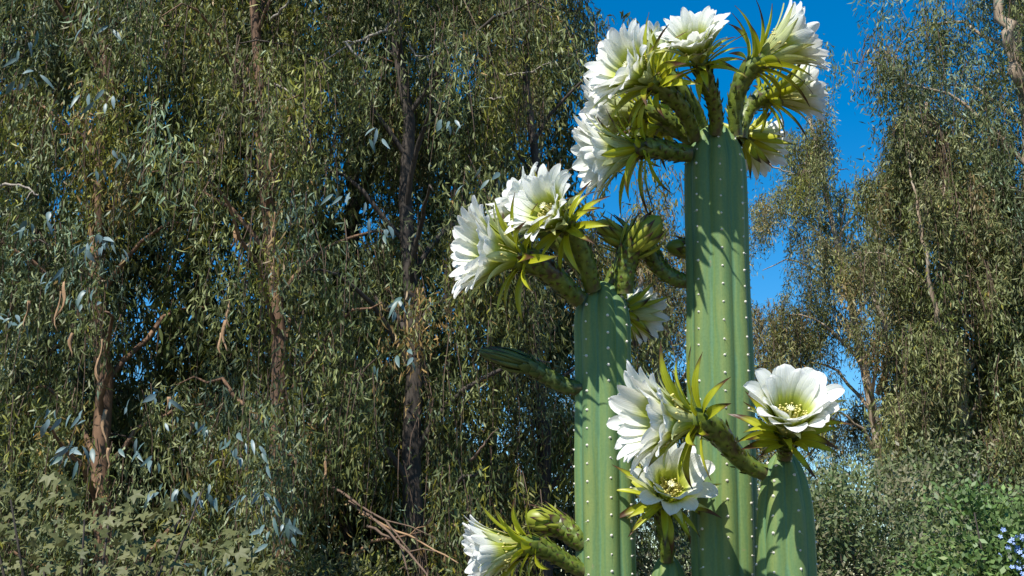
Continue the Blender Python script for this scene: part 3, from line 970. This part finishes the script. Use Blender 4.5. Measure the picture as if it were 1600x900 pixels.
# ------------------------------------------------------------------ cactus columns
def column(label, top, low, Y, wpx, seed, nrib=8, rot=0.0, dome=0.085, group=None):
    """ribbed column through two photograph pixels (tip and a low point) standing on the ground"""
    rng = random.Random(seed)
    pt = PY(top[0], top[1], Y)
    pl = PY(low[0], low[1], Y)
    d = (pt - pl)
    d = d / d.z
    base = pl + d * (0 - pl.z)
    H = pt.z
    dist = (pt - CAM).dot(CF)
    R = wpx * 0.5 * dist / FPX
    t = thing('cactus', base, label, 'cactus', group)
    nth = nrib * 14
    zs = []
    z = -0.03
    while z < H - dome * 1.15:
        zs.append(z)
        z += 0.022 if z > 1.2 else 0.06
    for k in range(13):
        zs.append(H - dome * 1.15 + dome * 1.15 * math.sin(k / 12 * math.pi / 2) * 0.999)
    vsx, uv, fs = [], [], []
    for z in zs:
        f = max(0.0, (z - (H - dome * 1.15)) / (dome * 1.15))
        rr = R * math.sqrt(max(0.0, 1 - f ** 2.2)) if f > 0 else R
        rr *= 1 + 0.018 * math.sin(z * 9 + seed) + 0.012 * math.sin(z * 23 + seed * 2)
        depth = 0.135 + 0.08 * f
        c = d * z
        for k in range(nth):
            a = 2 * math.pi * k / nth
            ph = (nrib * a / 2.0)
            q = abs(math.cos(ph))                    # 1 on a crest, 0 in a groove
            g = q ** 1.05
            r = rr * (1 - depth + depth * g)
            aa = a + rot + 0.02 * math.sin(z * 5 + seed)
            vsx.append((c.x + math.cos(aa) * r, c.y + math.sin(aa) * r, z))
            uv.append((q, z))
    n = len(zs)
    for i in range(n - 1):
        for k in range(nth):
            k2 = (k + 1) % nth
            fs.append((i * nth + k, i * nth + k2, (i + 1) * nth + k2, (i + 1) * nth + k))
    fs.append(tuple((n - 1) * nth + k for k in range(nth)))
    mb = MB()
    mb.add(vsx, fs, uv)
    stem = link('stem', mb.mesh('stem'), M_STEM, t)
    # woolly areoles with short spines along every crest
    am = MB()
    for rb in range(nrib):
        z = 0.2 + rng.random() * 0.03
        while z < H - 0.02:
            f = max(0.0, (z - (H - dome * 1.15)) / (dome * 1.15))
            rr = R * math.sqrt(max(0.0, 1 - f ** 2.2)) * (1 + 0.018 * math.sin(z * 9 + seed) + 0.012 * math.sin(z * 23 + seed * 2))
            aa = 2 * math.pi * rb / nrib + rot + 0.02 * math.sin(z * 5 + seed)
            o = Vector((math.cos(aa), math.sin(aa), 0.15 + f))
            o.normalize()
            tv = Vector((-math.sin(aa), math.cos(aa), 0))
            uvv = o.cross(tv)
            c = d * z + Vector((math.cos(aa), math.sin(aa), 0)) * rr * 0.993
            s = rng.uniform(0.0019, 0.0031)
            ring = [c + (tv * math.cos(k * 1.0472) + uvv * math.sin(k * 1.0472)) * s for k in range(6)]
            ring2 = [c + o * s * 0.8 + (tv * math.cos(k * 1.0472) + uvv * math.sin(k * 1.0472)) * s * 0.6 for k in range(6)]
            am.add(ring + ring2 + [c + o * s * 1.1], [(k, (k + 1) % 6, 6 + (k + 1) % 6, 6 + k) for k in range(6)] + [(6 + k, 6 + (k + 1) % 6, 12) for k in range(6)])
            for q in range(rng.randint(1, 3)):
                e = c + (o + tv * rng.uniform(-1, 1) + uvv * rng.uniform(-1, 0.6)) * rng.uniform(0.003, 0.007)
                am.add([c + tv * 0.0004, c - tv * 0.0004, c + uvv * 0.0006, e], [(0, 1, 3), (1, 2, 3), (2, 0, 3)])
            z += rng.uniform(0.027, 0.034) * (0.75 if f > 0.3 else 1)
    link('areoles', am.mesh('areoles'), M_AREOLE, stem, kind='stuff')
    return t


T = column('tallest cactus column crowned by a big bunch of white flowers', (1116, 196), (1133, 890), 2.12, 98, 3, 8, rot=math.radians(-92))
Lc = column('mid height cactus column with white flowers leaning off its tip beside plump buds', (940, 440), (947, 890), 2.12, 90, 5, 8, rot=math.radians(-84), dome=0.075)
Sc = column('shortest cactus column with one wide open flower upright on its tip', (1224, 704), (1229, 890), 2.02, 90, 7, 7, rot=math.radians(-75), dome=0.11)
Kc = column('low shaded cactus stub between the two tall columns bearing one flower', (1042, 866), (1043, 900), 2.14, 62, 9, 7, rot=math.radians(-60), dome=0.06)


# ------------------------------------------------------------------ flowers
def petal_mesh(name, L, a0, a1, kexp, r0, wid, wshape, cup, twist, ruffle, rng, nt_=10, nu=7, zoff=0.0, side=0.0, tipk=1.0):
    """petal in its own frame: Z along the flower axis, grows from radius r0 in +X; angles from the axis, degrees"""
    pts, nor = [], []
    x, z = r0, zoff
    prev = 0
    for i in range(nt_ + 1):
        t = 1 - (1 - i / nt_) ** tipk
        a = math.radians(a0 + (a1 - a0) * t ** kexp)
        if i:
            x += math.sin(a) * L * (t - prev)
            z += math.cos(a) * L * (t - prev)
        prev = t
        pts.append((x, z))
        nor.append((-math.cos(a), math.sin(a)))         # towards the axis side
    vsx, uv, fs = [], [], []
    ph = rng.uniform(0, 6.28)
    for i in range(nt_ + 1):
        t = 1 - (1 - i / nt_) ** tipk
        w = wid * wshape(t)
        for k in range(nu):
            u = (k / (nu - 1)) * 2 - 1
            # rounded end: the middle reaches a little farther than the margins
            off = cup * u * u * w + twist * u * w + ruffle * math.sin(ph + 7 * t + 3 * u) * t * 0.5
            y = u * w * 0.5 + side * t * t * L
            vsx.append((pts[i][0] + nor[i][0] * off, y, pts[i][1] + nor[i][1] * off))
            uv.append((k / (nu - 1), t))
    for i in range(nt_):
        for k in range(nu - 1):
            fs.append((i * nu + k, i * nu + k + 1, (i + 1) * nu + k + 1, (i + 1) * nu + k))
    mb = MB()
    mb.add(vsx, fs, uv)
    return mb.mesh(name)


def w_petal(t):          # obovate with a short point
    if t < 0.76:
        return 0.36 + 0.64 * math.sin(t / 0.76 * math.pi / 2) ** 1.3
    q = (t - 0.76) / 0.24
    return max(0.03, math.sqrt(max(0.0, 1 - q ** 2.3)))


def w_petal2(t):         # narrower, drawn out to a blunt point
    if t < 0.62:
        return 0.42 + 0.58 * math.sin(t / 0.62 * math.pi / 2) ** 1.2
    q = (t - 0.62) / 0.38
    return max(0.05, (1 - q ** 2.4) ** 0.62)


def w_sepal(t):          # lanceolate
    return max(0.02, (0.62 + 0.38 * math.sin(min(1, t / 0.4) * math.pi / 2)) * (1 - max(0, (t - 0.35) / 0.65) ** 1.7))


def tube_object(parent, name, base, rec, axis, r_base, r_rec, start, m, rng, label, scale_n=46, col_s=None):
    """the scaly flower tube: mesh of the flower itself; returns the object, with its origin at the tube's root"""
    Ln = (rec - base).length
    sd = start if start is not None else ((rec - base).normalized() + axis * 0.0).normalized()
    pts = bez(base, base + sd * Ln * 0.4, rec - axis * Ln * 0.42, rec, 26)
    root = base.copy()
    loc = [p - root for p in pts]
    Tg, Nn, Bn = frames(loc)
    n, sides = 26, 20
    vsx, uv, fs = [], [], []
    for i in range(n):
        f = i / (n - 1)
        rr = r_base + (r_rec - r_base) * (0.25 * f + 0.75 * f ** 2.2) + 0.10 * r_base * math.sin(f * math.pi)
        for k in range(sides):
            a = 2 * math.pi * k / sides
            bump = 0.10 * math.sin(5 * a + f * Ln * 260) * math.sin(5 * a - f * Ln * 260)
            r = rr * (1 + bump * (1 - 0.6 * f))
            vsx.append(loc[i] + Nn[i] * math.cos(a) * r + Bn[i] * math.sin(a) * r)
            uv.append((k / sides, f))
    for i in range(n - 1):
        for k in range(sides):
            fs.append((i * sides + k, i * sides + (k + 1) % sides, (i + 1) * sides + (k + 1) % sides, (i + 1) * sides + k))
    fs.append(tuple((n - 1) * sides + k for k in range(sides)))
    mb = MB()
    mb.add(vsx, fs, uv)
    o = link(name, mb.mesh(name), m, parent, label=label)
    o.location = root - parent.location
    # pointed scales lying along the tube
    sm = MB()
    for q in range(scale_n):
        f = 0.06 + 0.9 * (q + rng.uniform(0, 0.8)) / scale_n
        a = q * 2.399
        i = min(n - 2, int(f * (n - 1)))
        rr = r_base + (r_rec - r_base) * (0.25 * f + 0.75 * f ** 2.2) + 0.10 * r_base * math.sin(f * math.pi)
        nd = Nn[i] * math.cos(a) + Bn[i] * math.sin(a)
        sdv = Tg[i].cross(nd)
        p = loc[i] + nd * rr * 0.96
        l = rng.uniform(0.011, 0.018) * (0.8 + 0.9 * f ** 2)
        w = l * 0.33
        dv = Tg[i] * 1.0 + nd * rng.uniform(0.15, 0.55)
        dv.normalize()
        up = dv.cross(sdv)
        sm.add([p - sdv * w, p + nd * 0.0015, p + sdv * w, p + dv * l * 0.55 - sdv * w * 0.75, p + dv * l * 0.55 + nd * 0.002, p + dv * l * 0.55 + sdv * w * 0.75, p + dv * l],
               [(0, 1, 4, 3), (1, 2, 5, 4), (3, 4, 6), (4, 5, 6)],
               [(0, 0.1), (0.5, 0.1), (1, 0.1), (0, 0.55), (0.5, 0.55), (1, 0.55), (0.5, 1)])
        for h in range(3):                          # a few dark hairs under the scale
            e = p + (Tg[i] * rng.uniform(-0.4, 1) + nd * rng.uniform(0.5, 1.2) + sdv * rng.uniform(-1, 1)).normalized() * rng.uniform(0.004, 0.009)
            sm.add([p + sdv * 0.0004, p - sdv * 0.0004, e], [(0, 1, 2)], [(0.5, 0.97)] * 3)
    link('scales', sm.mesh('scales'), col_s or M_SEPAL, o, kind='stuff')
    return o, root


def frame_axis(axis, spin):
    z = axis.normalized()
    ref = Vector((0, 0, 1)) if abs(z.z) < 0.95 else Vector((0, 1, 0))
    x = ref.cross(z).normalized()
    y = z.cross(x)
    m = Matrix((x, y, z)).transposed().to_4x4()
    return m @ Matrix.Rotation(spin, 4, 'Z')


def flower(parent, base, rec, axis, Y, seed, s=1.0, open_=1.0, label=None, start=None, nin=17, nsep=20, reflex=1.0,
           rb=0.0115, rr=0.0165, name='flower', stamens=True, sepal_lift=0.0, pw=(0.021, 0.027)):
    """base, rec: (px, py, dY); axis: (right, up, to camera)"""
    rng = random.Random(seed)
    b = PY(base[0], base[1], Y + base[2])
    r = PY(rec[0], rec[1], Y + rec[2])
    ax = VD(*axis)
    st = VD(*start) if start else None
    o, root = tube_object(parent, name, b, r, ax, rb, rr * s, st, M_TUBE, rng, label, col_s=M_SCALE)
    fm = frame_axis(ax, rng.uniform(0, 6.28))
    fm.translation = r - root
    r0 = rr * s * 0.86

    def put(nm, me, m, ang):
        c = link(nm, me, m, o)
        c.matrix_local = fm @ Matrix.Rotation(ang, 4, 'Z')
    # inner petals: two rows
    for row in range(2):
        cnt = nin - row * 0
        for i in range(cnt):
            ang = 2 * math.pi * (i + 0.5 * row + rng.uniform(-0.12, 0.12)) / cnt
            L = s * rng.uniform(0.082, 0.099) * (1.0 if row == 0 else 1.04)
            a1 = (50 + 26 * row) * open_ + rng.uniform(-9, 9)
            me = petal_mesh('petal', L, 15 + 7 * row * open_, a1, 2.3, r0 * (0.92 + 0.07 * row), s * rng.uniform(*pw), w_petal if pw[0] > 0.026 else w_petal2,
                            rng.uniform(0.08, 0.2), rng.uniform(0.03, 0.10), rng.uniform(0.001, 0.0035) * s, rng, side=rng.uniform(-0.08, 0.08), tipk=1.6)
            put('petal', me, M_PETAL, ang)
    # outer, greenish white
    for i in range(10):
        ang = 2 * math.pi * (i + rng.uniform(-0.3, 0.3)) / 10
        me = petal_mesh('outer_petal', s * rng.uniform(0.078, 0.094), 26 * open_, 70 * open_ + rng.uniform(-12, 14), 1.3, r0, s * rng.uniform(0.015, 0.021), w_sepal,
                        0.15, rng.uniform(-0.1, 0.1), 0.002, rng, side=rng.uniform(-0.12, 0.12), zoff=-0.003)
        put('outer_petal', me, M_OUTER, ang)
    # narrow sepals, the lower ones bent back
    for i in range(nsep):
        ang = i * 2.399 + rng.uniform(-0.2, 0.2)
        f = i / nsep
        a0 = (38 + 42 * f + rng.uniform(-8, 8)) * (0.55 + 0.45 * open_) - sepal_lift
        a1 = (78 + 62 * f * reflex + rng.uniform(-22, 22)) * (0.45 + 0.55 * open_) - sepal_lift
        me = petal_mesh('sepal', s * rng.uniform(0.080, 0.112) * (1 - 0.28 * f), a0, a1, 1.0, r0, s * rng.uniform(0.0115, 0.0165), w_sepal,
                        rng.uniform(0.1, 0.35), rng.uniform(-0.15, 0.15), 0.001, rng, nt_=8, nu=5, zoff=-0.004 - 0.022 * f * s, side=rng.uniform(-0.2, 0.2))
        put('sepal', me, M_SEPAL, ang)
    if stamens:
        sm = MB()
        for i in range(120):
            a = rng.uniform(0, 6.28)
            low = 0.55 if i % 3 else 1.0
            tilt = math.radians(rng.uniform(4, 30)) if i % 3 else math.radians(rng.uniform(18, 32))
            p0 = Vector((math.cos(a), math.sin(a), 0)) * r0 * (0.5 if i % 3 else 0.95)
            d = Vector((math.cos(a) * math.sin(tilt), math.sin(a) * math.sin(tilt), math.cos(tilt)))
            Lf = s * rng.uniform(0.028, 0.042)
            p1 = p0 + d * Lf * 0.6
            p2 = p0 + d * Lf + Vector((rng.gauss(0, 0.003), rng.gauss(0, 0.003), 0))
            tube(sm, [fm @ p0, fm @ p1, fm @ p2], [0.0005, 0.0005, 0.0004], 3, False)
            q = fm @ p2
            h = 0.0017 * s
            ov = [q + Vector(v) * h for v in ((1.6, 0, 0), (-1.6, 0, 0), (0, 1, 0), (0, -1, 0), (0, 0, 1), (0, 0, -1))]
            sm.add(ov, [(0, 2, 4), (2, 1, 4), (1, 3, 4), (3, 0, 4), (2, 0, 5), (1, 2, 5), (3, 1, 5), (0, 3, 5)])
        link('stamens', sm.mesh('stamens'), M_STAMEN, o, kind='stuff')
        gm = MB()
        tube(gm, [fm @ Vector((0, 0, 0)), fm @ Vector((0.002, 0, 0.03 * s)), fm @ Vector((0.004, 0.001, 0.045 * s))], [0.0022, 0.002, 0.002], 6, False)
        for q in range(11):
            a = q * 0.571
            t0 = Vector((0.004, 0.001, 0.044 * s))
            tube(gm, [fm @ t0, fm @ (t0 + Vector((math.cos(a) * 0.003, math.sin(a) * 0.003, 0.005))), fm @ (t0 + Vector((math.cos(a) * 0.0065, math.sin(a) * 0.0065, 0.007)))], [0.001, 0.0011, 0.0006], 4, True)
        link('stigma', gm.mesh('stigma'), M_STIGMA, o)
    return o


def bud(parent, base, rec, axis, Y, seed, L=0.06, fat=1.0, label=None, start=None, rb=0.0125, rr=0.015, dark=False, loose=0.0, n=18):
    rng = random.Random(seed)
    b = PY(base[0], base[1], Y + base[2])
    r = PY(rec[0], rec[1], Y + rec[2])
    ax = VD(*axis)
    st = VD(*start) if start else None
    o, root = tube_object(parent, 'flower_bud', b, r, ax, rb, rr, st, M_TUBED if dark else M_TUBE, rng, label, col_s=M_DARKBUD if dark else M_SCALE)
    fm = frame_axis(ax, rng.uniform(0, 6.28))
    fm.translation = r - root
    for i in range(n):
        f = i / n
        ang = i * 2.399
        me = petal_mesh('sepal', L * rng.uniform(0.92, 1.06) * (1 - 0.3 * f), (26 + 8 * f) * fat, (-30 + 26 * f * (0.4 + loose) + loose * 24) * fat, 1.0, rr * (0.62 + 0.36 * f), 0.0125 * (1 - 0.2 * f) * fat, w_sepal,
                        0.30, rng.uniform(-0.08, 0.08), 0.0006, rng, nt_=9, nu=5, zoff=-0.006 - 0.016 * f)
        c = link('sepal', me, M_DARKBUD if dark else M_BUDSEP, o)
        c.matrix_local = fm @ Matrix.Rotation(ang, 4, 'Z')
    # the closed body inside
    cb = MB()
    pts, rad = [], []
    for i in range(10):
        t = i / 9
        pts.append(fm @ Vector((0, 0, L * 0.86 * t - 0.004)))
        rad.append(max(0.0012, rr * 0.80 * (1 + 0.42 * fat * math.sin(min(1, t * 1.5) * math.pi * 0.6)) * math.sqrt(max(0, 1 - t ** 2.6))))
    tube(cb, pts, rad, 14, True)
    cb.uv = [(0.5, 0.35)] * len(cb.v)
    link('bud_core', cb.mesh('bud_core'), M_DARKBUD if dark else M_BUDSEP, o)
    return o


YT, YL, YS = 2.12, 2.12, 2.02
# --- on the tallest column
flower(T, (1086, 218, -0.03), (1012, 126, -0.15), (-0.80, 0.36, 0.46), YT, 101, 1.08, 1.0, start=(-0.35, 0.9, 0.5))
flower(T, (1118, 210, -0.04), (1092, 92, -0.15), (-0.32, 0.72, 0.56), YT, 102, 0.9, 1.0, start=(0.05, 1, 0.3))
flower(T, (1150, 212, -0.02), (1194, 92, -0.07), (0.86, 0.50, 0.10), YT, 103, 1.15, 0.72, start=(-0.1, 1, 0.1))
flower(T, (1158, 216, 0.02), (1208, 150, 0.05), (0.95, 0.20, -0.1), YT, 104, 1.0, 0.72, start=(0.1, 1, 0))
flower(T, (1150, 226, 0.04), (1166, 214, 0.10), (0.62, -0.25, -0.75), YT, 105, 0.9, 0.85, start=(0.1, 0.5, -1), stamens=False)
flower(T, (1080, 222, 0.0), (990, 176, -0.02), (-0.95, -0.06, 0.12), YT, 106, 1.06, 0.75, start=(-0.6, 0.7, 0.1))
flower(T, (1078, 240, -0.03), (988, 234, -0.09), (-0.95, -0.20, 0.10), YT, 107, 1.12, 0.82, start=(-1, 0.0, 0.2), rb=0.015)
flower(T, (1090, 226, 0.04), (1030, 196, 0.10), (-0.45, 0.05, -0.85), YT, 108, 0.9, 0.85, start=(-0.6, 0.5, -0.6), stamens=False)
flower(T, (1096, 210, 0.02), (1034, 104, -0.02), (-0.30, 0.72, -0.6), YT, 109, 0.8, 0.75, start=(-0.2, 1, 0), stamens=False, rb=0.015, rr=0.019)
bud(T, (1076, 440, 0.01), (1016, 392, 0.02), (-0.35, 0.9, -0.2), YT, 120, 0.045, 0.9, start=(-1, 0.1, 0))
bud(T, (1092, 398, 0.03), (1072, 389, 0.03), (-0.95, 0.12, 0.1), YT, 121, 0.048, 1.3, start=(-1, 0.1, 0), rb=0.011, rr=0.0145)
# --- on the mid column
flower(Lc, (905, 468, -0.03), (802, 400, -0.11), (-0.90, 0.16, 0.36), YL, 110, 1.15, 0.9, start=(-0.7, 0.6, 0.5), rb=0.015, rr=0.02)
flower(Lc, (926, 452, -0.03), (876, 347, -0.11), (-0.62, 0.44, 0.62), YL, 111, 1.0, 1.0, start=(-0.3, 1, 0.4), rb=0.015)
flower(Lc, (925, 448, 0.02), (838, 348, 0.0), (-0.66, 0.70, 0.1), YL, 112, 1.0, 0.9, start=(-0.4, 1, 0))
bud(Lc, (976, 458, -0.02), (994, 380, -0.04), (0.66, 0.74, 0.15), YL, 122, 0.078, 1.3, start=(0.0, 1, 0.1), rb=0.016, rr=0.022, loose=0.5)
bud(Lc, (956, 444, 0.0), (978, 378, 0.0), (-0.82, 0.58, 0.0), YL, 123, 0.08, 1.0, start=(0.3, 1, 0), rb=0.014, rr=0.018, loose=0.55)
flower(Lc, (968, 476, 0.03), (976, 486, 0.08), (0.65, -0.12, -0.72), YL, 113, 0.8, 0.85, start=(0.2, 0.1, -1), stamens=False)
bud(Lc, (908, 606, -0.01), (815, 568, -0.03), (-0.95, 0.28, 0.1), YL, 124, 0.094, 0.75, start=(-1, -0.05, 0.1), rb=0.012, rr=0.0145, dark=True, label='dark unopened bud sticking out sideways')
flower(Lc, (912, 892, -0.02), (812, 854, -0.05), (-0.97, -0.10, 0.2), YL, 114, 1.0, 0.62, start=(-0.9, 0.4, 0.1), nsep=16, rr=0.0185)
bud(Lc, (912, 850, -0.01), (860, 816, 0.0), (-0.93, 0.22, 0.0), YL, 125, 0.056, 0.9, start=(-0.8, 0.6, 0), rb=0.016, rr=0.0195, loose=0.9)
# --- on the shortest column
flower(Sc, (1194, 738, -0.04), (1072, 656, -0.13), (-0.92, 0.06, 0.34), YS, 115, 1.18, 0.85, start=(-1, 0.3, 0.2), rb=0.0125, rr=0.0195)
flower(Sc, (1226, 716, -0.02), (1232, 672, -0.09), (-0.02, 0.76, 0.64), YS, 116, 1.04, 0.86, start=(0, 1, 0.3), nsep=22, reflex=0.35, nin=14, sepal_lift=6, pw=(0.029, 0.035), label='wide open flower with a deep yellow green throat')
# --- on the stub
flower(Kc, (1042, 876, -0.0), (1040, 778, -0.06), (0.12, 0.66, 0.72), 2.12, 117, 0.94, 1.1, start=(0, 1, 0.2), nin=9, pw=(0.030, 0.037))
